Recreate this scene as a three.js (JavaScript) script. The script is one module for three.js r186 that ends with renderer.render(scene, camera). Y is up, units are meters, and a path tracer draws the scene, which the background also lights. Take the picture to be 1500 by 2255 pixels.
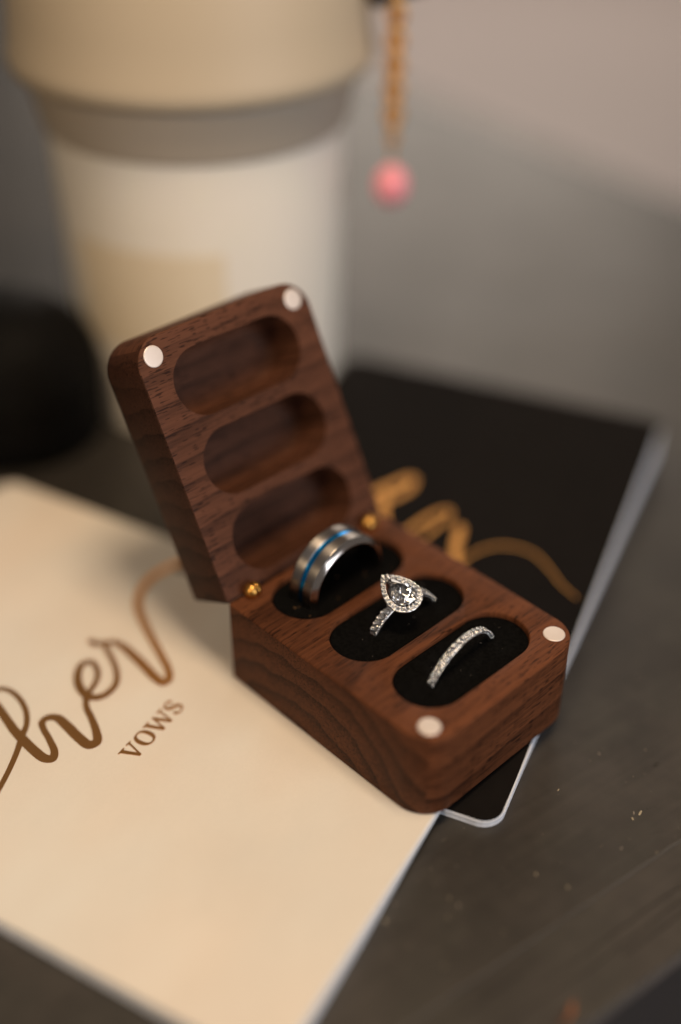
import * as THREE from 'three';
import { mergeGeometries, toCreasedNormals } from 'three/addons/utils/BufferGeometryUtils.js';
import { RoundedBoxGeometry } from 'three/addons/geometries/RoundedBoxGeometry.js';
import { TextGeometry } from 'three/addons/geometries/TextGeometry.js';
import { FontLoader } from 'three/addons/loaders/FontLoader.js';
import { RectAreaLightUniformsLib } from 'three/addons/lights/RectAreaLightUniformsLib.js';
import { Brush, Evaluator, SUBTRACTION } from 'three-bvh-csg';

// ------------------------------------------------------------------ camera, surroundings, lights, exposure
// every length below is written in millimetres and scaled to metres
const MM = 0.001, V3 = (x, y, z) => new THREE.Vector3(x, y, z), mm = (x, y, z) => V3(x, y, z).multiplyScalar(MM);
const scene = new THREE.Scene();
scene.background = new THREE.Color().setRGB(0.122, 0.105, 0.092);
const camera = new THREE.PerspectiveCamera(2 * Math.atan(1127.5 / 2697.3) * 180 / Math.PI, 681 / 1024, 0.02, 20);
camera.up.set(0.40384, 0.80974, -0.42573);
camera.position.copy(mm(-119.8, 186.11, 156.05));
camera.lookAt(mm(-119.8 + 565.68, 186.11 - 586.75, 156.05 - 579.41));
camera.focus = 0.2456;
camera.userData.fStop = 2.1;
const renderer = new THREE.WebGLRenderer({ antialias: true });
renderer.toneMapping = THREE.LinearToneMapping;
renderer.toneMappingExposure = 1;
renderer.shadowMap.enabled = true;
RectAreaLightUniformsLib.init();

const ROOM = [];   // lamps and windows stand in the room around the table, outside the frame
function areaLamp(name, label, category, at, target, w, h, rgb, radiance, glow, build) {
  const L = new THREE.RectAreaLight(new THREE.Color().setRGB(...rgb), radiance, w, h);
  L.position.set(...at); L.lookAt(...target); L.name = name + '_light'; scene.add(L);
  ROOM.push({ name, label, category, at, target, w, h, rgb, glow, build });
}
areaLamp('pendant_lamp', 'warm square lamp hanging over the table', 'lamp', [0.0, 0.50, 0.10], [0.0, 0, 0.03], 0.13, 0.13, [1, 0.74, 0.48], 27.5, 1);
areaLamp('table_lamp', 'small warm lamp standing left of the table', 'lamp', [-0.86, 0.62, 0.22], [0, 0.02, 0], 0.14, 0.14, [1, 0.74, 0.46], 42, 1);
areaLamp('far_window', 'pale window beyond the far end of the table', 'window', [3.25, 1.5, -2.95], [0.5, -0.2, -0.4], 2.2, 2.0, [1.0, 0.87, 0.74], 2.7, 1);
areaLamp('side_window', 'pale window behind the viewer on the right', 'window', [0.12, 0.50, 1.55], [0.03, 0.0, 0.0], 0.95, 0.75, [0.95, 0.95, 0.97], 4.2, 1);

// ------------------------------------------------------------------ helpers
let seed = 7;
const rnd = () => ((seed = (seed * 1664525 + 1013904223) >>> 0) / 4294967296);
const rr = (a, b) => a + (b - a) * rnd();
const names = {};
function numbered(n) { const k = names[n] = (names[n] ?? -1) + 1; return k ? n + '_' + String(k).padStart(3, '0') : n; }
function mat(o) { const { rgb, ...r } = o; const m = new THREE.MeshPhysicalMaterial({ side: THREE.DoubleSide, ...r }); if (rgb) m.color.setRGB(...rgb); return m; }
function thing(name, label, category, at = [0, 0, 0]) {
  const o = new THREE.Group(); o.name = numbered(name); o.position.copy(mm(...at)); o.userData = { label, category }; scene.add(o); return o;
}
function prep(g) {
  g = g.index ? g.toNonIndexed() : g;
  for (const k of Object.keys(g.attributes)) if (!['position', 'normal', 'uv'].includes(k)) g.deleteAttribute(k);
  if (!g.attributes.uv) g.setAttribute('uv', new THREE.Float32BufferAttribute(new Float32Array(g.attributes.position.count * 2), 2));
  if (!g.attributes.normal) g.computeVertexNormals();
  return g;
}
function merged(geos) { const l = [].concat(geos).map(prep); return l.length > 1 ? mergeGeometries(l) : l[0]; }
function part(name, geos, m, parent, inMetres) {
  const g = Array.isArray(geos) ? merged(geos) : geos;
  if (!inMetres) g.scale(MM, MM, MM);
  const o = new THREE.Mesh(g, m); o.name = name; o.castShadow = o.receiveShadow = true; (parent ?? scene).add(o); return o;
}
const move = (g, x, y, z) => g.translate(x, y, z);
function rounded(x0, y0, x1, y1, r) {            // r = [x0y0, x1y0, x1y1, x0y1]
  const s = new THREE.Shape(), [a, b, c, d] = r;
  s.moveTo(x0 + a, y0); s.lineTo(x1 - b, y0); if (b) s.absarc(x1 - b, y0 + b, b, -Math.PI / 2, 0);
  s.lineTo(x1, y1 - c); if (c) s.absarc(x1 - c, y1 - c, c, 0, Math.PI / 2);
  s.lineTo(x0 + d, y1); if (d) s.absarc(x0 + d, y1 - d, d, Math.PI / 2, Math.PI);
  s.lineTo(x0, y0 + a); if (a) s.absarc(x0 + a, y0 + a, a, Math.PI, 1.5 * Math.PI);
  return s;
}
function stadium(x0, x1, y, r, K = THREE.Shape) {
  const s = new K(); s.moveTo(x0 + r, y - r); s.lineTo(x1 - r, y - r); s.absarc(x1 - r, y, r, -Math.PI / 2, Math.PI / 2);
  s.lineTo(x0 + r, y + r); s.absarc(x0 + r, y, r, Math.PI / 2, 1.5 * Math.PI); return s;
}
const lathe = (pts, n = 96) => new THREE.LatheGeometry(pts.map(([r, y]) => new THREE.Vector2(r, y)), n);
// smooth value noise
function hash(i, j, k) { let h = (i * 374761393 + j * 668265263 + k * 2147483647) | 0; h = Math.imul(h ^ (h >>> 13), 1274126177); h = Math.imul(h ^ (h >>> 15), 2246822519); return ((h ^ (h >>> 16)) >>> 0) / 4294967296; }
function noise(x, y, z = 0) {
  const i = Math.floor(x), j = Math.floor(y), k = Math.floor(z); let a = x - i, b = y - j, c = z - k;
  a = a * a * (3 - 2 * a); b = b * b * (3 - 2 * b); c = c * c * (3 - 2 * c);
  const L = (p, q, t) => p + (q - p) * t;
  return L(L(L(hash(i, j, k), hash(i + 1, j, k), a), L(hash(i, j + 1, k), hash(i + 1, j + 1, k), a), b),
    L(L(hash(i, j, k + 1), hash(i + 1, j, k + 1), a), L(hash(i, j + 1, k + 1), hash(i + 1, j + 1, k + 1), a), b), c) * 2 - 1;
}
const fbm = (x, y, z, o = 4) => { let s = 0, a = 0.5; for (let i = 0; i < o; i++) { s += a * noise(x, y, z + i * 17.3); x *= 2.03; y *= 2.03; z *= 2.03; a *= 0.5; } return s; };
const sm = (a, b, x) => { x = Math.min(1, Math.max(0, (x - a) / (b - a))); return x * x * (3 - 2 * x); };
const toS = (c) => 255 * (c <= 0.0031308 ? c * 12.92 : 1.055 * Math.pow(c, 1 / 2.4) - 0.055);
function tex(w, h, f, srgb = true) {             // f(u, v) -> [r, g, b] linear, u to the right, v up
  const d = new Uint8Array(w * h * 4);
  for (let j = 0; j < h; j++) for (let i = 0; i < w; i++) {
    const c = f((i + 0.5) / w, (j + 0.5) / h), o = 4 * (j * w + i);
    for (let k = 0; k < 3; k++) d[o + k] = Math.max(0, Math.min(255, srgb ? toS(Math.max(0, c[k])) : 255 * c[k]));
    d[o + 3] = 255;
  }
  const t = new THREE.DataTexture(d, w, h, THREE.RGBAFormat);
  t.magFilter = THREE.LinearFilter; t.minFilter = THREE.LinearMipmapLinearFilter; t.wrapS = t.wrapT = THREE.MirroredRepeatWrapping;
  if (srgb) t.colorSpace = THREE.SRGBColorSpace; t.needsUpdate = true; return t;
}
const mixc = (a, b, t) => a.map((x, i) => x + (b[i] - x) * t);

// ------------------------------------------------------------------ the table and what lies beyond it
// the table's own directions on the ground: TD along its edge, TN across it towards the viewer
const TD = V3(0.989, 0, 0.149), TN = V3(-0.149, 0, 0.989), TABLE_Y = -4.2;
const paint = (sx, sy, ox, along) => {
  const f = (u, v) => {
    const x = u * sx, y = v * sy;
    const patch = fbm(x * 0.018 + ox, y * 0.018, 1.5, 4), fine = fbm(x * 0.35, y * 0.35 + ox, 4.2, 3);
    const grain = fbm(x * 0.035 + ox, y * 1.1, 9.1, 3), mot = fbm(x * 0.07, y * 0.07 + ox, 21, 3);
    let c = mixc([0.048, 0.042, 0.037], [0.027, 0.0238, 0.0210], sm(-0.3, 0.35, patch));
    c = mixc(c, [0.039, 0.036, 0.031], sm(0.0, 0.4, mot) * 0.6);
    const k = 1 + 0.22 * fine + 0.20 * grain;
    c = c.map((q) => q * k);
    const scr = noise(x * 0.05 + y * 0.02, y * 2.2 - x * 0.9, 3.3) * 0.5 + 0.5;
    if (scr > 0.90) c = mixc(c, [0.014, 0.011, 0.009], Math.min(1, (scr - 0.90) * 11));
    const w = noise(x * 1.3 + 40, y * 1.3, 77.7);
    if (w > 0.84) c = mixc(c, [0.13, 0.115, 0.09], (w - 0.84) * 5);
    return c;
  };
  return f;
};
const bumpPaint = (sx, sy, ox) => (u, v) => {
  const x = u * sx, y = v * sy;
  let h = 0.5 + 0.07 * fbm(x * 0.05 + ox, y * 0.9, 2.2, 4) + 0.12 * fbm(x * 0.4, y * 0.4 + ox, 5, 3);
  const s = noise(x * 0.05 + y * 0.02, y * 2.2 - x * 0.9, 3.3) * 0.5 + 0.5; if (s > 0.93) h -= (s - 0.93) * 3;
  return [h, h, h];
};
const roughPaint = (sx, sy, ox) => (u, v) => { const x = u * sx, y = v * sy, r = 0.46 + 0.03 * fbm(x * 0.03 + ox, y * 0.05, 8, 4) + 0.05 * fbm(x * 0.5, y * 0.5, 3, 2); return [r, r, r]; };
function tableMat(sx, sy, ox, px) {
  return mat({ map: tex(px, Math.round(px * sy / sx), paint(sx, sy, ox)), bumpMap: tex(px, Math.round(px * sy / sx), bumpPaint(sx, sy, ox), false), bumpScale: 0.00008,
    roughnessMap: tex(512, Math.round(512 * sy / sx), roughPaint(sx, sy, ox), false), roughness: 1 });
}
{
  const t = new THREE.Group(); t.name = 'table'; t.userData = { kind: 'structure' }; scene.add(t);
  t.position.copy(mm(0, TABLE_Y, 0)); t.rotation.y = -Math.atan2(TD.z, TD.x);
  // in the table's own axes: x along the edge, z towards the viewer; the far end is at x = 299, the near edge at z = 102
  const board = (x0, x1, z0, z1, y1, th, tile) => {
    const g = prep(new RoundedBoxGeometry(x1 - x0, th, z1 - z0, 3, 0.35)); move(g, (x0 + x1) / 2, y1 - th / 2, (z0 + z1) / 2);
    const p = g.attributes.position, u = g.attributes.uv; for (let i = 0; i < p.count; i++) u.setXY(i, (p.getX(i) + 200) / tile, (p.getZ(i) + p.getY(i) + 300) / tile); return g;
  };
  const m1 = tableMat(400, 400, 3.1, 1200), m2 = tableMat(300, 300, 11.7, 1000);
  part('board', board(-420, 299, -900, 84.9, 0, 4, 400), m1, t);
  // the edge board's top has a slightly wavy, raised paint ridge along the joint
  part('edge_board', board(-420, 301, 84.96, 102.2, -0.02, 4, 300), m2, t);
  const rp = []; for (let x = -200; x <= 290; x += 3) rp.push(V3(x, -0.10 + 0.07 * noise(x * 0.11, 2), 84.95 + 0.15 * noise(x * 0.05, 5) + 0.12 * noise(x * 0.3, 9)));
  part('paint_ridge', new THREE.TubeGeometry(new THREE.CatmullRomCurve3(rp), 320, 0.3, 6), mat({ rgb: [0.056, 0.049, 0.042], roughness: 0.5 }), t);
  const navy = mat({ map: tex(512, 128, (u, v) => { const k = 0.007 * (1 + 0.35 * fbm(u * 6, v * 40, 4, 3)); return [k, k * 1.1, k * 1.35]; }), roughness: 0.6, specularIntensity: 0.5 });
  part('apron', board(-410, 297, 78, 101.6, -4.1, 130, 300), navy, t);
  part('apron', board(272, 297, -880, 77.8, -4.1, 130, 300), navy, t);
  // fine cracks that run along the edge board
  const crackM = mat({ rgb: [0.010, 0.008, 0.007], roughness: 0.9 });
  for (const [z, x0, x1, sd] of [[92.4, 6, 62, 1], [94.6, -14, 40, 2], [96.3, 22, 75, 3], [88.6, -30, 4, 4]]) {
    const l = []; for (let x = x0; x <= x1; x += 2) l.push(V3(x, -0.03, z + 0.4 * noise(x * 0.06, sd) + 0.15 * noise(x * 0.4, sd + 9)));
    part('crack', new THREE.TubeGeometry(new THREE.CatmullRomCurve3(l), 90, 0.11, 5), crackM, t);
  }
  // dents and chipped places showing bare wood
  const chipShape = (len, wid, k) => { const s = new THREE.Shape(); for (let i = 0; i < 14; i++) { const a = i / 14 * 2 * Math.PI, r = 1 + 0.35 * noise(i * 1.7, k); const x = Math.cos(a) * len * r, y = Math.sin(a) * wid * r; i ? s.lineTo(x, y) : s.moveTo(x, y); } s.closePath(); return s; };
  const bare = (x, z, len, wid, turn, m, k, name) => { const g = new THREE.ExtrudeGeometry(chipShape(len, wid, k), { depth: 0.05, bevelEnabled: true, bevelThickness: 0.05, bevelSize: 0.05, bevelSegments: 1 }); g.rotateX(-Math.PI / 2); g.rotateY(turn); move(g, x, -0.10, z); return part(name, g, m, t); };
  const inT = (x, z) => [x * TD.x + z * TD.z, x * TN.x + z * TN.z];
  const orange = mat({ rgb: [0.26, 0.085, 0.02], roughness: 0.6 }), dark = mat({ rgb: [0.035, 0.014, 0.008], roughness: 0.7 });
  { const [x, z] = inT(-9.2, 98.8); bare(x, z, 2.9, 0.75, 0.25, orange, 3, 'bare_chip'); bare(x - 1.3, z + 0.2, 2.2, 0.55, 0.3, dark, 8, 'dark_dent').position.y += 0.00006; }
  { const [x, z] = inT(-31.6, 78.2); bare(x, z, 0.8, 0.55, 0, dark, 5, 'dark_dent'); }
  { const [x, z] = inT(49, 77); bare(x, z, 0.9, 0.5, 0, dark, 15, 'dark_dent'); }
}
{ // tiny flakes of dust and gilding scattered over the table top: nobody could count them
  const l = [], l2 = [];
  const spots = [[33.8, 81.9], [35.2, 81.2], [9.6, 77], [-17.4, 65], [-18.3, 64.6], [-16.4, 87.9], [36.1, 82.1], [26.2, 84.6], [-12, 92.2], [-6.2, 71.6], [11.6, 83], [-14.3, 63.2], [29.1, 67.2], [43.1, 67]];
  for (let i = 0; i < 80; i++) spots.push([rr(-70, 75), rr(58, 100)]);
  spots.forEach(([x, z], i) => {
    const big = i < 14, s = big ? rr(0.22, 0.42) : rr(0.07, 0.2), g = new THREE.IcosahedronGeometry(1, 0); g.scale(s * rr(1.1, 2.2), s * 0.22, s * 0.6); g.rotateY(rr(0.2, 1.2));
    move(g, x, TABLE_Y + s * 0.1 - (x * TN.x + z * TN.z > 85.2 ? 0.12 : 0), z); (i % 2 ? l2 : l).push(g);
  });
  const a = part('dust_flakes', l, mat({ rgb: [0.36, 0.31, 0.22], roughness: 0.5 })); a.userData = { kind: 'stuff', label: 'tiny pale gilt flakes scattered on the dark table top', category: 'dust' };
  const b = part('dust_specks', l2, mat({ rgb: [0.19, 0.165, 0.14], roughness: 0.7 })); b.userData = { kind: 'stuff', label: 'tiny dull dust specks scattered on the dark table top', category: 'dust' };
}
{ // the floor, seen pale and blurred beyond the far end of the table
  const f = part('floor', new THREE.PlaneGeometry(9, 9).rotateX(-Math.PI / 2), mat({ map: (() => { const t = tex(256, 256, (u, v) => { const k = 1 + 0.10 * fbm(u * 8, v * 8, 3, 3); return [0.66 * k, 0.58 * k, 0.56 * k]; }); return t; })(), roughness: 0.5 }), null, true);
  f.position.set(0.4, -0.74, -0.6); f.userData = { kind: 'structure' };
}

// ------------------------------------------------------------------ walnut
function walnut(seedv, py, pz, opt = {}) {
  const { light = [0.150, 0.053, 0.023], darkc = [0.019, 0.0075, 0.0045] } = opt;
  return (x, y, z) => {
    const wx = x * 0.02 + seedv, warp = 3.2 * fbm(wx, y * 0.06, z * 0.06, 3) + 0.7 * noise(x * 0.06 + seedv, y * 0.3, z * 0.3);
    const r = (Math.hypot(y - py - x * 0.05, z - pz) + warp) / 5.2, f = r - Math.floor(r);
    const ring = Math.pow(f, 2.2) * (1 - sm(0.93, 1, f)), band = 0.5 + 0.5 * noise(r * 0.45, seedv, x * 0.01);
    const fibre = fbm(x * 0.10 + seedv, y * 2.6, z * 2.6, 3), pn = noise(x * 0.55 + seedv * 3, y * 5.5, z * 5.5), pore = sm(0.38, 0.72, pn + 0.25 * ring);
    const t = Math.min(1, Math.max(0, 0.12 + 0.75 * ring * (0.30 + 0.70 * band) + 0.50 * (band - 0.4) + 0.45 * fibre));
    let c = mixc(light, darkc, t); c = mixc(c, [0.012, 0.005, 0.0035], 0.75 * pore);
    const k = 1 + 0.12 * fbm(x * 0.06, y * 0.1, z * 0.1 + seedv, 2); return c.map((q) => q * k);
  };
}
// splits a body's triangles by the way they face and gives each side its own cut through the same block of wood
function woodMesh(name, geo, size, wood, parent, endGrain = 0.8, main = 1, gloss = 0.55, res = 13) {
  const [sx, sy, sz] = size, g = prep(geo), p = g.attributes.position, lists = [[], [], []], uv = new Float32Array(p.count * 2);
  const A = V3(), B = V3(), C = V3();
  for (let i = 0; i < p.count; i += 3) {
    A.fromBufferAttribute(p, i); B.fromBufferAttribute(p, i + 1); C.fromBufferAttribute(p, i + 2);
    const n = B.clone().sub(A).cross(C.clone().sub(A)), ax = [Math.abs(n.x), Math.abs(n.y), Math.abs(n.z)], xm = (A.x + B.x + C.x) / 3;
    let k = ax[1] >= ax[0] && ax[1] >= ax[2] ? 1 : ax[0] >= ax[2] ? 0 : 2;
    if (k === 0 && xm > 0.1 * sx && xm < 0.9 * sx) k = main;   // walls of the slots
    for (let j = i; j < i + 3; j++) {
      const x = p.getX(j), y = p.getY(j), z = p.getZ(j);
      if (k === 1) { uv[2 * j] = x / sx; uv[2 * j + 1] = z / sz; } else if (k === 0) { uv[2 * j] = z / sz; uv[2 * j + 1] = y / sy; } else { uv[2 * j] = x / sx; uv[2 * j + 1] = y / sy; }
      lists[k].push(j);
    }
  }
  const order = lists.flat(), out = new THREE.BufferGeometry(), nn = g.attributes.normal, P = [], N = [], U = [];
  for (const j of order) { P.push(p.getX(j), p.getY(j), p.getZ(j)); N.push(nn.getX(j), nn.getY(j), nn.getZ(j)); U.push(uv[2 * j], uv[2 * j + 1]); }
  out.setAttribute('position', new THREE.Float32BufferAttribute(P, 3)); out.setAttribute('normal', new THREE.Float32BufferAttribute(N, 3)); out.setAttribute('uv', new THREE.Float32BufferAttribute(U, 2));
  let at = 0; lists.forEach((l, k) => { out.addGroup(at, l.length, k); at += l.length; });
  const face = [[sz, sy, (u, v) => wood(0, v * sy, u * sz).map((q) => q * endGrain)], [sx, sz, (u, v) => wood(u * sx, sy, v * sz)], [sx, sy, (u, v) => wood(u * sx, v * sy, sz)]];
  const mats = face.map(([a, b, f]) => {
    const col = tex(Math.ceil(a * res), Math.ceil(b * res), f);
    const bmp = tex(Math.ceil(a * res), Math.ceil(b * res), (u, v) => { const c = f(u, v), h = Math.min(1, c[0] * 4); return [h, h, h]; }, false);
    return mat({ map: col, bumpMap: bmp, bumpScale: 0.00005, roughness: gloss, specularIntensity: 0.2 });
  });
  out.scale(MM, MM, MM); const o = new THREE.Mesh(out, mats); o.name = name; o.castShadow = o.receiveShadow = true; parent.add(o); return o;
}

// ------------------------------------------------------------------ the ring box
const W = 46, D = 57.27, H = 20.83, SLOT_IN = 6.27, SLOT_R = 7.27, SLOTS = [9.39, 26.94, 44.6], FOAM_Y = 19.7;
const steel = mat({ rgb: [0.80, 0.72, 0.68], metalness: 0.35, roughness: 0.42 });
const brass = mat({ rgb: [0.70, 0.38, 0.10], metalness: 1, roughness: 0.3 });
const foamTex = tex(512, 512, (u, v) => { const k = 0.0045 * (1 + 0.7 * fbm(u * 90, v * 90, 2, 3)); return [k, k * 0.99, k * 0.98]; });
const foam = mat({ map: foamTex, roughness: 1, specularIntensity: 0.05 });
{
  const box = thing('ring_box', 'open walnut ring box with three slots holding the rings', 'ring box');
  const s = rounded(0, -D, W, 0, [7, 7, 0.7, 0.7]);
  for (const v of SLOTS) s.holes.push(stadium(SLOT_IN, W - SLOT_IN, -v, SLOT_R, THREE.Path));
  let g = new THREE.ExtrudeGeometry(s, { depth: H - 1.0, curveSegments: 28, bevelEnabled: true, bevelThickness: 0.5, bevelSize: 0.5, bevelOffset: -0.5, bevelSegments: 3 });
  g.translate(0, 0, 0.5); g.rotateX(-Math.PI / 2); g = toCreasedNormals(g, 0.5);
  const base = woodMesh('base', g, [W, H, D], walnut(2.3, -24, 21), box);
  for (const x of [4.36, W - 4.36]) {
    const m = part('magnet', [move(lathe([[0, 0.22], [1.98, 0.22], [2.2, 0.13], [2.26, 0], [2.26, -1.2]], 40), x, H, D - 4.36)], steel, base);
  }
  for (const v of SLOTS) {
    const f = new THREE.ExtrudeGeometry(stadium(SLOT_IN - 0.03, W - SLOT_IN + 0.03, -v, SLOT_R + 0.03), { depth: FOAM_Y - 1.6, curveSegments: 24, bevelEnabled: true, bevelThickness: 0.5, bevelSize: 0.35, bevelOffset: -0.35, bevelSegments: 3 });
    f.translate(0, 0, 1.1); f.rotateX(-Math.PI / 2); const u = f.attributes.uv; for (let i = 0; i < u.count; i++) u.setXY(i, u.getX(i) / 40, u.getY(i) / 40);
    part('foam_insert', f, foam, base);
  }
  // the lid leans back on its hinges; its own axes: x across, y from the hinge up, z out of the inner face
  const T = 13.3, ls = rounded(0, 0, W, D, [0.7, 0.7, 6.6, 6.6]);
  let lg = new THREE.ExtrudeGeometry(ls, { depth: T - 1.0, curveSegments: 28, bevelEnabled: true, bevelThickness: 0.5, bevelSize: 0.5, bevelOffset: -0.5, bevelSegments: 3 });
  lg.translate(0, 0, -T + 0.5);
  const ev = new Evaluator(); ev.attributes = ['position', 'normal', 'uv']; ev.useGroups = false;
  let lb = new Brush(lg); lb.updateMatrixWorld();
  for (const v of [10.0, 27.4, 45.0]) {
    const cg = new THREE.ExtrudeGeometry(stadium(SLOT_IN, W - SLOT_IN, v, SLOT_R), { depth: 12, curveSegments: 28, bevelEnabled: true, bevelThickness: 3.0, bevelSize: 3.0, bevelOffset: -3.0, bevelSegments: 8 });
    cg.translate(0, 0, -8.6); const cb = new Brush(cg); cb.updateMatrixWorld();
    lb = ev.evaluate(lb, cb, SUBTRACTION); lb.updateMatrixWorld();
  }
  const lw = walnut(7.9, 10, -34, { light: [0.112, 0.046, 0.027], darkc: [0.024, 0.0105, 0.007] });
  let lgeo = prep(lb.geometry.clone()); lgeo = toCreasedNormals(lgeo, 0.5);
  // the block is written with y across its thickness, as the base is
  const lid = woodMesh('lid', lgeo, [W, D, T], (x, y, z) => lw(x, z, y), box, 0.5, 2);
  lid.position.copy(mm(0, H - 0.5, -0.0)); lid.rotation.x = -(2.0568 - Math.PI / 2);
  for (const x of [4.23, W - 4.23]) { const m = lathe([[0, 0.22], [1.98, 0.22], [2.2, 0.13], [2.26, 0], [2.26, -1.2]], 40); m.rotateX(Math.PI / 2); part('magnet', [move(m, x, 53.3, 0)], steel, lid); }
  for (const x of [5.7, W - 5.7]) {
    const l = []; for (const k of [-1, 1]) { const d = lathe([[0, 1.8], [0.62, 1.73], [1.24, 1.4], [1.66, 0.88], [1.84, 0.35], [1.82, 0.1], [1.6, 0], [0, 0]], 36); d.rotateZ(-Math.PI / 2 * k); l.push(move(d, x + k * 0.2, H + 1.1, 1.3)); }
    part('hinge', l, brass, box);
  }
}

{ // a few grains of lint on the dark inserts
  const l = [], l2 = []; for (let i = 0; i < 26; i++) { const v = SLOTS[i % 3], s = rr(0.06, 0.13), g = new THREE.IcosahedronGeometry(1, 0); g.scale(s * rr(1, 2.4), s * 0.5, s); g.rotateY(rr(0, 3)); move(g, rr(SLOT_IN + 3, W - SLOT_IN - 3), FOAM_Y + s * 0.3, v + rr(-5.5, 5.5)); (i % 3 ? l : l2).push(g); }
  const o = part('lint', l, mat({ rgb: [0.10, 0.085, 0.075], roughness: 0.9 })); o.userData = { kind: 'stuff', label: 'grains of grey lint on the black slot linings', category: 'lint' };
  const p = part('wood_dust', l2, mat({ rgb: [0.36, 0.19, 0.08], roughness: 0.9 })); p.userData = { kind: 'stuff', label: 'pale brown wood dust grains on the black slot linings', category: 'dust' };
}
// ------------------------------------------------------------------ gems
function flat(tris) { const P = []; for (const t of tris) for (const v of t) P.push(...v); const g = new THREE.BufferGeometry(); g.setAttribute('position', new THREE.Float32BufferAttribute(P, 3)); g.computeVertexNormals(); return prep(g); }
function cut(outline, kTable, yTable, yGird, yCulet, c = [0, 0], pav = 0.5) {   // outline: points [x, z] round the girdle
  const n = outline.length, at = (k, y, o = 0) => outline.map((_, i) => { const a = outline[i], b = outline[(i + 1) % n], x = a[0] + (b[0] - a[0]) * o, z = a[1] + (b[1] - a[1]) * o; return [c[0] + (x - c[0]) * k, y, c[1] + (z - c[1]) * k]; });
  const top = at(kTable, yTable), mid = at((1 + kTable) / 2 + 0.04, yTable * 0.55, 0.5), g1 = at(1, yGird * 0.5), g0 = at(1, -yGird * 0.5), pv = at(pav, yCulet * (1 - pav) * 1.05, 0.5), cu = [c[0], yCulet, c[1]], tc = [c[0], yTable, c[1]], T = [];
  for (let i = 0; i < n; i++) {
    const j = (i + 1) % n, h = (i + n - 1) % n;
    T.push([tc, top[j], top[i]], [top[i], top[j], mid[i]], [mid[h], top[i], mid[i]], [mid[h], mid[i], g1[i]], [mid[i], g1[j], g1[i]]);
    T.push([g1[i], g1[j], g0[i]], [g1[j], g0[j], g0[i]], [g0[i], g0[j], pv[i]], [pv[h], g0[i], pv[i]], [pv[h], pv[i], cu]);
  }
  const mid0 = V3(c[0], (yTable + yCulet) * 0.3, c[1]);   // every facet faces outwards
  for (const t of T) { const [p, q, r] = t.map((v) => V3(...v)), m = p.clone().add(q).add(r).divideScalar(3).sub(mid0); if (q.clone().sub(p).cross(r.clone().sub(p)).dot(m) < 0) t.reverse(); }
  return flat(T);
}
const circlePts = (n, r) => Array.from({ length: n }, (_, i) => [r * Math.cos(i / n * 2 * Math.PI), r * Math.sin(i / n * 2 * Math.PI)]);
const gem = mat({ rgb: [1, 1, 1], roughness: 0.0, transmission: 1, thickness: 0.002, ior: 2.42, specularIntensity: 1 });
const silver = mat({ rgb: [0.90, 0.92, 0.95], metalness: 1, roughness: 0.2 });
const roundGem = cut(circlePts(8, 1), 0.56, 0.34, 0.06, -0.85).scale(MM, MM, MM);
const beadGeo = new THREE.SphereGeometry(1, 12, 8).scale(MM, MM, MM);
const UP = V3(0, 1, 0);
function setStone(parent, name, geo, m, at, up, size, spin = 0) {
  const o = new THREE.Mesh(geo, m); o.name = name; o.position.copy(at).multiplyScalar(MM); o.quaternion.setFromUnitVectors(UP, up.clone().normalize());
  o.rotateY(spin); o.scale.setScalar(size); o.castShadow = o.receiveShadow = true; parent.add(o); return o;
}
function bead(at, r) { const g = new THREE.SphereGeometry(r, 10, 7); return move(g, at.x, at.y, at.z); }
// one row of stones round a ring; the ring's axis is its own z
function paveRow(parent, R, size, count, from, to, half, prongR, bandProfile, arc) {
  const prongs = [], stones = [];
  for (let i = 0; i < count; i++) {
    const a = from + (to - from) * (i + 0.5) / count, n = V3(Math.cos(a), Math.sin(a), 0);
    setStone(parent, 'stone', roundGem, gem, n.clone().multiplyScalar(R), n, size, rr(0, 0.8));
    const b = from + (to - from) * i / count, q = V3(Math.cos(b), Math.sin(b), 0);
    for (const k of [-1, 1]) prongs.push(bead(q.clone().multiplyScalar(R + 0.12).add(V3(0, 0, k * half)), prongR));
    // scalloped collet round every stone
    const seat = new THREE.ConeGeometry(size * 0.98, size * 0.95, 10, 1, true); seat.rotateX(Math.PI); seat.applyQuaternion(new THREE.Quaternion().setFromUnitVectors(UP, n)); prongs.push(move(seat, n.x * (R - size * 0.55), n.y * (R - size * 0.55), 0));
    const t = new THREE.TorusGeometry(size * 1.04, 0.11, 6, 18); t.rotateX(Math.PI / 2); t.applyQuaternion(new THREE.Quaternion().setFromUnitVectors(UP, n)); prongs.push(move(t, n.x * (R - 0.08), n.y * (R - 0.08), 0));
  }
  const band = lathe(bandProfile, 128); band.rotateX(Math.PI / 2);
  part('band', [band], silver, parent); part('prongs', prongs, silver, parent);
}

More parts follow.
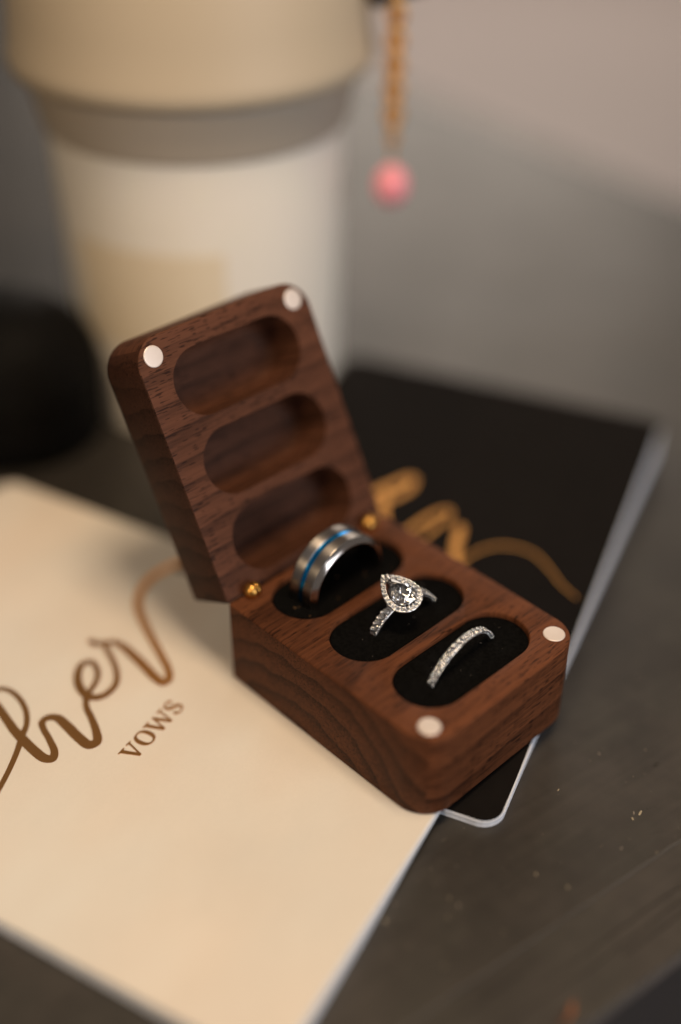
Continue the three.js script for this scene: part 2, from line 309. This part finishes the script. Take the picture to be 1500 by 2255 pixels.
// ------------------------------------------------------------------ the three rings
{ // brushed grey band with a blue groove, standing in the slot next to the hinge
  const r = thing('wide_ring', 'wide brushed grey ring with blue groove in the slot nearest the hinge', 'ring', [22.5, 21, 9.4]);
  r.rotation.set(-0.03, 0.01, 0);
  const spin = (pts) => { const g = lathe(pts, 180); g.rotateX(Math.PI / 2); const u = g.attributes.uv; return g; };   // lathe y -> z
  const brushT = tex(1024, 64, (u, v) => { const h = 0.5 + 0.5 * noise(u * 6, v * 60, 1) * 0.6; return [h, h, h]; }, false);
  const brushed = mat({ rgb: [0.40, 0.375, 0.35], metalness: 1, roughness: 0.36, anisotropy: 0.92, anisotropyRotation: Math.PI / 2, bumpMap: brushT, bumpScale: 0.000006 });
  const polished = mat({ rgb: [0.66, 0.62, 0.60], metalness: 1, roughness: 0.12 });
  const blue = mat({ rgb: [0.012, 0.34, 0.88], metalness: 1, roughness: 0.22, anisotropy: 0.7, anisotropyRotation: Math.PI / 2 });
  const gw = 0.72, R = 10.85;
  part('brushed_band', spin([[R, -3.0], [R, -gw], [R - 0.35, -gw + 0.02], [R - 0.35, -gw + 0.02]]), brushed, r);
  part('brushed_band', spin([[R - 0.35, gw - 0.02], [R, gw], [R, 3.0]]), brushed, r);
  part('blue_groove', spin([[R - 0.33, -gw + 0.03], [R - 0.33, gw - 0.03]]), blue, r);
  part('polished_edge', spin([[R, 3.0], [R - 0.06, 3.12], [9.85, 3.98], [9.6, 4.05], [9.42, 3.9], [9.25, 3.2], [9.2, 0], [9.25, -3.2], [9.42, -3.9], [9.6, -4.05], [9.85, -3.98], [R - 0.06, -3.12], [R, -3.0]]), polished, r);
}
{ // pear-stone ring in the middle slot
  const r = thing('pear_stone_ring', 'silver ring with pear shaped clear stone and halo in the middle slot', 'ring', [24.3, 15.95, 27.1]);
  r.rotation.set(0.03, -0.05, 0);
  const R = 9.35, rad = Math.PI / 180;
  const prof = [[8.15, -0.85], [8.9, -0.95], [9.1, -0.8], [9.1, 0.8], [8.9, 0.95], [8.15, 0.85], [8.05, 0], [8.15, -0.85]];
  paveRow(r, R, 0.82, 9, 192 * rad, 118 * rad, 0.76, 0.31, prof);
  for (const o of [...r.children]) if (o.name === 'band' || o.name === 'prongs') o.name = o.name;
  { const tmp = new THREE.Group(); paveRow(tmp, R, 0.82, 9, 70 * rad, -6 * rad, 0.76, 0.31, prof); for (const o of [...tmp.children]) if (o.name !== 'band') r.add(o); }
  // head: its own frame, N up through the stone, Q towards the round end
  const N = V3(-0.19, 0.955, 0.23).normalize(), X = V3(1, 0.12, -0.02).addScaledVector(N, -V3(1, 0.12, -0.02).dot(N)).normalize(), Q = X.clone().cross(N).normalize();
  const c = V3(22.25 - 24.3, 28.0 - 15.95, 27.45 - 27.1), B = new THREE.Matrix4().makeBasis(X, N, Q).setPosition(c);
  const pear = (hw, hl, n, off = 0, m = 0.72) => { const P = []; const M = 720, dense = []; for (let i = 0; i <= M; i++) { const t = i / M * 2 * Math.PI; dense.push([-hw / (0.77 + 0.16 * (1 - m)) * Math.sin(t) * Math.pow(Math.sin(t / 2), m), -hl * Math.cos(t) + 0.0]); }
    let L = [0]; for (let i = 1; i <= M; i++) L.push(L[i - 1] + Math.hypot(dense[i][0] - dense[i - 1][0], dense[i][1] - dense[i - 1][1]));
    for (let k = 0; k < n; k++) { const s = (k + off) / n * L[M]; let i = 1; while (i < M && L[i] < s) i++; const q = (s - L[i - 1]) / (L[i] - L[i - 1] || 1); P.push([dense[i - 1][0] + (dense[i][0] - dense[i - 1][0]) * q, dense[i - 1][1] + (dense[i][1] - dense[i - 1][1]) * q]); } return P; };
  const loop = (hw, hl, y, rad_, zs = 0) => new THREE.TubeGeometry(new THREE.CatmullRomCurve3(pear(hw, hl, 64).map(([x, z]) => V3(x, y, z + zs)), true), 160, rad_, 8, true).applyMatrix4(B);
  const setting = [loop(3.72, 4.98, -0.3, 0.17), loop(2.9, 4.05, -0.32, 0.15), loop(3.3, 4.45, -0.95, 0.2), loop(1.6, 2.4, -1.7, 0.3)];
  const put = (x, y, z) => V3(x, y, z).applyMatrix4(B);
  const nH = 24, hs = pear(3.3, 4.5, nH, 0.5), hi = pear(2.86, 4.0, nH), ho = pear(3.78, 5.05, nH);
  hs.forEach(([x, z]) => { setStone(r, 'halo_stone', roundGem, gem, put(x, 0, z), N, 0.47, rr(0, 0.8)); const t = new THREE.TorusGeometry(0.5, 0.085, 6, 14).rotateX(Math.PI / 2); setting.push(move(t, x, -0.05, z).applyMatrix4(B)); });
  for (const P of [hi, ho]) P.forEach(([x, z]) => setting.push(bead(put(x, 0.06, z), 0.2)));
  // claws holding the stone, struts of the basket
  for (const [x, z, w] of [[0, -3.85, 0.42], [2.1, 0.2, 0.26], [-2.1, 0.2, 0.26], [1.5, 3.05, 0.28], [-1.5, 3.05, 0.28]]) {
    const k = new THREE.CatmullRomCurve3([put(x * 0.5, -1.8, z * 0.5), put(x * 0.98, -0.3, z), put(x * 1.03, 0.9, z * 1.01), put(x * 0.88, 1.3, z * 0.92)]);
    setting.push(new THREE.TubeGeometry(k, 16, w * 0.75, 8)); setting.push(bead(put(x * 0.88, 1.3, z * 0.915), w * 0.85));
  }
  for (const a of [112, 84]) { const q = V3(Math.cos(a * rad) * 9.2, Math.sin(a * rad) * 9.2, 0), b = new RoundedBoxGeometry(1.5, 1.15, 1.75, 2, 0.2); b.rotateZ((a - 90) * rad); setting.push(move(b, q.x, q.y + 0.1, 0)); }
  for (const [x, z] of [[1.2, 0], [-1.2, 0]]) setting.push(new THREE.TubeGeometry(new THREE.LineCurve3(put(x, -1.7, z), put(x * 0.9, -3.0, z)), 2, 0.45, 8));
  part('setting', setting, silver, r);
  const pg = cut(pear(2.72, 3.9, 10, 0.5, 1), 0.5, 1.15, 0.1, -3.0, [0, 0.8], 0.45); pg.translate(0, 0.45, 0); pg.applyMatrix4(B);
  part('center_stone', pg, gem, r);
}
{ // eternity band in the front slot
  const r = thing('stone_row_ring', 'thin silver ring set all round with clear stones in the front slot', 'ring', [22.9, 16.1, 44.1]);
  r.rotation.set(0.1, 0.05, 0);
  paveRow(r, 10.4, 0.68, 44, 0, 2 * Math.PI, 0.58, 0.21, [[9.2, -0.5], [9.7, -0.55], [9.8, -0.42], [9.8, 0.42], [9.7, 0.55], [9.2, 0.5], [9.2, -0.5]]);
}

// ------------------------------------------------------------------ booklets
// strokes of foil lettering: a ribbon of varying width that climbs a hair's breadth along its way, so that it crosses over itself
function ribbon(pts, widths, lift, steps = 150) {
  const c = new THREE.CatmullRomCurve3(pts, false, 'centripetal'), P = [], I = [], U = [], n = pts.length;
  for (let i = 0; i <= steps; i++) {
    const t = i / steps, p = c.getPoint(t), q = c.getTangent(t), s = V3(q.z, 0, -q.x).normalize(), k = t * (n - 1), a = Math.min(n - 2, Math.floor(k)), w = 1.06 * (widths[a] + (widths[a + 1] - widths[a]) * (k - a)) / 2;
    for (const d of [-1, 1]) { P.push(p.x + s.x * d * w, p.y + lift + t * 0.10, p.z + s.z * d * w); U.push(d, t * 30); }
    if (i) { const b = 2 * i; I.push(b - 2, b - 1, b, b - 1, b + 1, b); }
  }
  for (const [t, base] of [[0, 0], [1, 2 * steps]]) {   // round ends
    const p = c.getPoint(t), q = c.getTangent(t).multiplyScalar(t ? 1 : -1), w = 1.06 * (t ? widths[n - 1] : widths[0]) / 2, a0 = Math.atan2(q.z, q.x), first = P.length / 3, y = p.y + lift + t * 0.10;
    P.push(p.x, y, p.z); U.push(0, 0); for (let j = 0; j <= 10; j++) { const a = a0 - Math.PI / 2 + j / 10 * Math.PI; P.push(p.x + Math.cos(a) * w, y, p.z + Math.sin(a) * w); U.push(0, 0); if (j) I.push(first, first + j + 1, first + j); }
  }
  const g = new THREE.BufferGeometry(); g.setAttribute('position', new THREE.Float32BufferAttribute(P, 3)); g.setAttribute('uv', new THREE.Float32BufferAttribute(U, 2)); g.setIndex(I); g.computeVertexNormals(); return prep(g);
}
// a plate over an outline in booklet axes (a, b), whose top and bottom heights are functions of a
function plate(shape, top, bottom, E, G, seg = 10, bend = false) {
  let pts = shape.extractPoints(seg).shape; if (bend) { const q = []; pts.forEach((p, i) => { const b = pts[(i + 1) % pts.length], n = Math.max(1, Math.round(Math.abs(b.x - p.x) / 6)); for (let k = 0; k < n; k++) q.push(p.clone().lerp(b, k / n)); }); pts = q.filter((p, i) => p.distanceTo(q[(i + 1) % q.length]) > 1e-4); }
  const tri = THREE.ShapeUtils.triangulateShape(pts, []), n = pts.length, T = [];
  const w = (p, f) => [p.x * E.x + p.y * G.x, f(p.x), p.x * E.z + p.y * G.z], uvs = [];
  const add = (a, b, c) => { T.push([a[0], b[0], c[0]]); uvs.push(a[1], b[1], c[1]); };
  for (const [a, b, c] of tri) { add(...[a, b, c].map((i) => [w(pts[i], top), pts[i]])); add(...[a, c, b].map((i) => [w(pts[i], bottom), pts[i]])); }
  for (let i = 0; i < n; i++) { const p = pts[i], q = pts[(i + 1) % n]; add([w(p, top), p], [w(q, top), q], [w(p, bottom), p]); add([w(q, top), q], [w(q, bottom), q], [w(p, bottom), p]); }
  const g = flat(T), u = g.attributes.uv; uvs.forEach((p, i) => u.setXY(i, p.x / 100, p.y / 100)); return g;
}
const pageTex = tex(64, 512, (u, v) => { const k = 0.80 + 0.06 * noise(3, v * 160, 1); return [k * 0.95, k * 0.985, k * 1.05]; });
const pages = mat({ map: pageTex, roughness: 0.9 });
const font = await new FontLoader().loadAsync('fonts/droid/droid_serif_bold.typeface.json');
{
  const E = V3(0.956, 0, -0.292), G = V3(0.292, 0, 0.956);
  const o = thing('cream_booklet', 'cream booklet with gold lettering lying under the ring box', 'booklet');
  const paper = mat({ map: tex(700, 980, (u, v) => { const x = u * 100, y = v * 140, k = 1 + 0.06 * fbm(x * 0.05, y * 0.05, 3, 4) + 0.025 * fbm(x * 2.5, y * 2.5, 7, 2), y2 = 0.05 * fbm(x * 0.03, y * 0.03, 12, 3); return [0.80 * k, (0.745 - y2) * k, (0.67 - 1.6 * y2) * k]; }), roughness: 0.62, bumpMap: tex(512, 512, (u, v) => { const h = 0.5 + 0.4 * fbm(u * 70, v * 70, 4, 3); return [h, h, h]; }, false), bumpScale: 0.00002 });
  const sh = rounded(-72.4, -93.5, 34.1, 54.8, [1, 4, 1, 1]);
  // rests on the table along its bound side and on the dark booklet along the other
  const under = (a) => TABLE_Y + 0.02 + 2.34 * sm(-45, -10, a);
  part('cover', plate(sh, () => 0, () => -0.32, E, G), paper, o);
  const inner = (d) => rounded(-72.4 + d, -93.5 + d, 34.1 - d, 55.35 - d, [1, 4, 1, 1]);
  const layers = 7; for (let k = 0; k < layers; k++) {
    const t0 = k / layers, t1 = (k + 1) / layers, d = 0.12 + 0.16 * hash(k, 3, 5);
    part('page', plate(inner(d), (a) => -0.34 + (under(a) + 0.34) * t0 - 0.015, (a) => -0.34 + (under(a) + 0.34) * t1, E, G, 6, true), pages, o);
  }
  const foil = mat({ rgb: [0.86, 0.43, 0.15], metalness: 1, roughness: 0.3 });
  const pt = (l, y = 0.03) => l.map(([x, z]) => V3(x, y, z));
  const h = [[-57.1, -5], [-53.4, -7.4], [-49.3, -10.4], [-45.6, -13.5], [-42.9, -16.2], [-40.4, -18.4], [-38.3, -21.9], [-37.3, -26.1], [-37.5, -29.5], [-38.7, -31.5], [-40.4, -31.5], [-41.5, -29.4], [-42, -26.1], [-42.6, -22.2], [-43.1, -18.4], [-43.2, -15.1], [-43.2, -11.3], [-42.8, -7.8], [-41.8, -6.7], [-40.5, -7.8], [-39.3, -11.4], [-38.4, -15.2], [-37.6, -16.8], [-36, -17], [-34.7, -15.7], [-34.5, -12.1], [-34.6, -7.6], [-34.2, -4.6], [-32.6, -4.3], [-31, -6.8], [-29.5, -10.7], [-28.5, -13.9], [-26.9, -16.5]];
  const hw = [1.1, 1.1, 1.1, 1.2, 1.3, 1.2, 1.2, 1.2, 1.2, 1.2, 1.3, 1.5, 1.7, 1.8, 1.9, 2, 2, 2, 1.8, 1.5, 1.3, 1.3, 1.4, 1.6, 1.9, 2.1, 2.1, 2.1, 1.9, 1.6, 1.4, 1.3, 1.2];
  part('script_lettering', ribbon(pt(h), hw, 0, 260), foil, o);
  const e = [[-27.5, -15.4], [-26.4, -16.8], [-24.4, -17.9], [-21.8, -19.6], [-19.9, -22.6], [-19.8, -25.1], [-21.6, -25.6], [-24.2, -23.5], [-26, -20.2], [-26.4, -16.8], [-25.3, -14.9], [-23.1, -14.3], [-19.8, -15.5], [-17.5, -18.4], [-15.9, -22.2], [-14.7, -26.4], [-14.3, -28]];
  part('script_lettering', ribbon(pt(e), [1.1, 1.2, 1.2, 1.2, 1.2, 1.3, 1.5, 1.7, 1.8, 1.8, 1.7, 1.5, 1.3, 1.2, 1.2, 1.2, 1.1], 0.12, 180), foil, o);
  const rl = [[-15.8, -30.4], [-15.7, -29.1], [-14.2, -28.1], [-12.3, -26.6], [-11.7, -23.8], [-11.8, -19.4], [-12.1, -15.2], [-12.5, -11.2], [-12.2, -8.7], [-10.7, -8.7], [-8.9, -11.3], [-7.3, -15.9], [-5.4, -21.9], [-3.2, -28.1], [-1.1, -32.8], [2.6, -36.9], [6.8, -39.1], [10.8, -39.8], [14.8, -39.6], [18.7, -38.6]];
  part('script_lettering', ribbon(pt(rl), [1.6, 1.4, 1.2, 1.4, 1.8, 2, 2, 2, 1.9, 1.7, 1.6, 1.6, 1.7, 1.8, 1.9, 1.9, 1.8, 1.7, 1.5, 1.3], 0.24, 220), foil, o);
  const turn = Math.atan2(-E.z, E.x);
  for (const [ch, s] of [['V', 1.75], ['O', 6.0], ['W', 11.2], ['S', 16.1]]) {
    const g = new TextGeometry(ch, { font, size: 4.3, depth: 0.04, curveSegments: 8, bevelEnabled: false }); g.computeBoundingBox();
    const b = g.boundingBox; g.translate(-(b.min.x + b.max.x) / 2, 0, 0); g.rotateX(-Math.PI / 2); g.rotateY(turn);
    const bx = -29.9 + s * E.x, bz = 5.35 + s * E.z; part('printed_letter', [move(g, bx, 0.02, bz)], foil, o);
  }
}
{
  const E = V3(0.926, 0, -0.378), G = V3(0.378, 0, 0.926);
  const o = thing('dark_booklet', 'black booklet with pale page edges lying under the ring box and cream booklet', 'booklet');
  const top = (a) => -1.9 + (a + 14) * 6.9 / 150, sh = rounded(-14, -31, 136, 65, [4, 4, 4, 4]);
  const cov = mat({ map: tex(512, 512, (u, v) => { const k = 1 + 0.2 * fbm(u * 40, v * 40, 3, 3); return [0.0075 * k, 0.0062 * k, 0.0058 * k]; }), roughness: 0.85, specularIntensity: 0.18 });
  part('cover', plate(sh, top, (a) => top(a) - 0.3, E, G, 8), cov, o);
  const white = mat({ map: pageTex, rgb: [0.88, 0.90, 0.95], roughness: 0.8 });
  const n = 8; for (let k = 0; k < n; k++) {
    const d = -0.1 + 0.22 * hash(k, 9, 2), under = (a) => TABLE_Y + 0.05, f = (t) => (a) => (top(a) - 0.32) * (1 - t) + under(a) * t;
    part('page', plate(rounded(-14 + d - 0.15, -31 + d, 136 - d, 65 - d + 0.3, [4.6, 4, 4, 4.6]), (a) => f(k / n)(a) - 0.01, f((k + 1) / n), E, G, 8), white, o);
  }
  const gold = mat({ rgb: [0.76, 0.385, 0.11], metalness: 1, roughness: 0.5 });
  const P = (l) => l.map(([a, b]) => V3(a * E.x + b * G.x, top(a) + 0.03, a * E.z + b * G.z));
  const strokes = [
    [[[60.4, 3], [66.4, 2.3], [71.8, 2.4], [75.9, 3.6], [79.3, 6], [83.1, 8.4], [83.7, 9.8], [80.3, 10.4], [75.2, 8.6], [72.9, 6.7]], [1.6, 1.6, 1.6, 1.8, 1.9, 2, 1.9, 1.8, 1.6, 1.3]],
    [[[76, 4.8], [74.2, 6.2], [69.8, 6.8], [65.9, 8.4], [62.5, 10.9]], [1.6, 2.1, 2.3, 2.3, 2.1]],
    [[[58, 15.4], [61.8, 16.2], [65.3, 17.6], [69.4, 19.3], [73.3, 21.5], [74.5, 23.4], [71.5, 24.2], [67.5, 22.7], [62.6, 21.4]], [1.3, 1.3, 1.5, 1.5, 1.2, 1, 1, 1.1, 1.1]],
    [[[69.1, 28.3], [65.8, 29], [61.8, 29.7], [58.1, 31], [55.5, 32.8]], [2.0, 2.3, 2.3, 2.1, 1.7]],
    [[[54.5, 32.4], [59.4, 34.1], [63.2, 36.3], [66, 39.7], [67, 43.8], [66.2, 48.4], [62.2, 53.4], [57.5, 58], [54.7, 62.1]], [0.6, 0.55, 0.6, 0.6, 0.6, 0.55, 0.5, 0.45, 0.4]],
  ];
  strokes.forEach(([l, w], i) => part('gold_lettering', ribbon(P(l), w, i * 0.12, 80), gold, o));
}

// ------------------------------------------------------------------ behind the box, out of focus
{
  const c = thing('takeaway_cup', 'white tapered cup with a wide overhanging lid behind the ring box', 'cup', [85, TABLE_Y, -111]);
  const card = mat({ map: tex(512, 256, (u, v) => { const k = 0.86 * (1 + 0.03 * fbm(u * 12, v * 6, 2, 3)); return [k, k * 0.955, k * 0.87]; }), roughness: 0.5 });
  const tan = mat({ rgb: [0.79, 0.69, 0.53], roughness: 0.6 });
  part('body', lathe([[0, 0.6], [36.5, 0.6], [37.2, 0], [38.2, 0.4], [39.2, 40], [40.6, 86.5], [40.0, 86.5], [37.4, 3], [0, 3]]), card, c);
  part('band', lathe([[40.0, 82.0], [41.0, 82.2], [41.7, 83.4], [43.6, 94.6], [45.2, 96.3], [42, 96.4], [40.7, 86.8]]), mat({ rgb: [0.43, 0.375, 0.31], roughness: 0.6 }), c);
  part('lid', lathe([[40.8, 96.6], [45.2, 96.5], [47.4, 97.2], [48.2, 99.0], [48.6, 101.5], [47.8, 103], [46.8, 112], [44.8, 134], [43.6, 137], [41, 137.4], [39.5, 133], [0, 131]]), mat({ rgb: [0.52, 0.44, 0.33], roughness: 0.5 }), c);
  // printed patch facing the viewer, stretched left so its tan also paints the body's shading
  const aim = Math.atan2(-119.8 - 85, 156 + 111), seg = [], th0 = aim - 1.0, th1 = aim + 0.12;
  const g = new THREE.CylinderGeometry(40.08, 39.0, 30, 24, 1, true, th0, th1 - th0); part('print_shade_patch', move(g, 0, 43, 0), tan, c);
}
{
  const j = thing('round_pot', 'black round domed pot at the left edge behind the cream booklet', 'pot', [25, TABLE_Y, -126]);
  const blk = mat({ rgb: [0.005, 0.0048, 0.0048], roughness: 0.6, specularIntensity: 0.15 });
  const pr = []; for (let i = 0; i <= 24; i++) { const a = i / 24 * Math.PI / 2; pr.push([25.6 * Math.pow(Math.cos(a), 0.9), 18.5 + 24 * Math.sin(a)]); }
  part('body', lathe([[0, 0], [22, 0], [24.6, 1.5], [25.4, 5], [25.6, 17.5]]), blk, j);
  part('lid', lathe([[25.3, 17.6], [25.6, 18.0], ...pr.map(([a, b]) => [Math.max(0, a), b])]), blk, j);
}
{ // a gold chain with a pink drop hangs from the arm of a jewellery stand whose post stands behind the cup
  const x = 112.7, z = -63.6, top = 100.5;
  const px = 205, pz = 25, st = thing('jewellery_stand', 'dark metal jewellery stand with a slanting arm that carries the chain', 'stand', [px, TABLE_Y, pz]);
  const metal = mat({ rgb: [0.03, 0.026, 0.023], roughness: 0.45, metalness: 0.4 });
  part('foot', lathe([[0, 5], [6, 4.6], [14, 3], [16, 1.5], [16, 0], [0, 0]], 48), metal, st);
  part('post', move(new THREE.CylinderGeometry(2.6, 3.2, 148, 24), 0, 77, 0), metal, st);
  const a = V3(0, 149, 0), e = V3(109.5 - px, 116.2, -66.8 - pz);
  part('arm', [new THREE.TubeGeometry(new THREE.LineCurve3(a, e), 4, 2.3, 14), bead(e, 2.9), bead(a, 3.0)], metal, st);
  const dir = V3(e.x - a.x, 0, e.z - a.z).normalize();
  const n = thing('chain', 'gold link chain with a pink drop hanging to the right of the cup', 'chain', [x, 9, z]);
  const gold = mat({ rgb: [0.80, 0.46, 0.17], metalness: 0.75, roughness: 0.34 });
  const lg = new THREE.TorusGeometry(2.05, 0.78, 8, 18).scale(1, 1.25, 1).scale(MM, MM, MM);
  let y = top + 2; const loop = new THREE.TorusGeometry(4.2, 0.5, 8, 32); loop.rotateY(Math.atan2(dir.x, dir.z) ); part('link', move(loop, 0, 101.2, 0), gold, n);
  for (let k = 0; y > 73; k++, y -= 3.1) { const l = new THREE.Mesh(lg, gold); l.name = 'link'; l.position.copy(mm(0.25 * noise(k * 0.3, 1) , y - 4, 0)); l.rotation.y = (k % 2 ? 0.78 : -0.78) + 0.3 * noise(k, 4); l.castShadow = l.receiveShadow = true; n.add(l); }
  part('gold_bead', [bead(V3(0, 67.6, 0), 1.9)], gold, n); part('pin', [move(new THREE.CylinderGeometry(0.5, 0.5, 5, 10), 0, 63.6, 0)], gold, n);
  const drop = lathe([[0, -5.2], [2.2, -4.7], [3.8, -3.2], [4.7, -1.2], [4.6, 1.0], [3.8, 3.2], [2.2, 4.8], [0.6, 5.3], [0, 5.4]], 12);
  part('pink_drop', move(drop, 0, 54.6, 0), mat({ rgb: [0.94, 0.33, 0.41], roughness: 0.5 }), n);
}

// ------------------------------------------------------------------ the lamps and windows of the room
for (const r of ROOM) {
  const o = new THREE.Group(); o.name = r.name; o.position.set(...r.at); o.userData = { label: r.label, category: r.category }; scene.add(o);
  o.lookAt(...r.target);
  const glow = mat({ rgb: [0.5, 0.5, 0.5], roughness: 0.8 }); glow.emissive.setRGB(...r.rgb); glow.emissiveIntensity = r.glow;
  const m = part(r.category === 'window' ? 'window_pane' : 'lamp_panel', new THREE.BoxGeometry(r.w, r.h, 0.006), glow, o, true); m.position.z = -0.012;
  const fr = [], fw = r.category === 'window' ? 0.05 : 0.012, d = 0.03;
  for (const s of [-1, 1]) { fr.push(move(new THREE.BoxGeometry(fw, r.h + 2 * fw, d), s * (r.w / 2 + fw / 2), 0, -0.02), move(new THREE.BoxGeometry(r.w, fw, d), 0, s * (r.h / 2 + fw / 2), -0.02)); }
  part('frame', fr, mat({ rgb: [0.6, 0.58, 0.55], roughness: 0.6 }), o, true);
}
renderer.render(scene, camera);
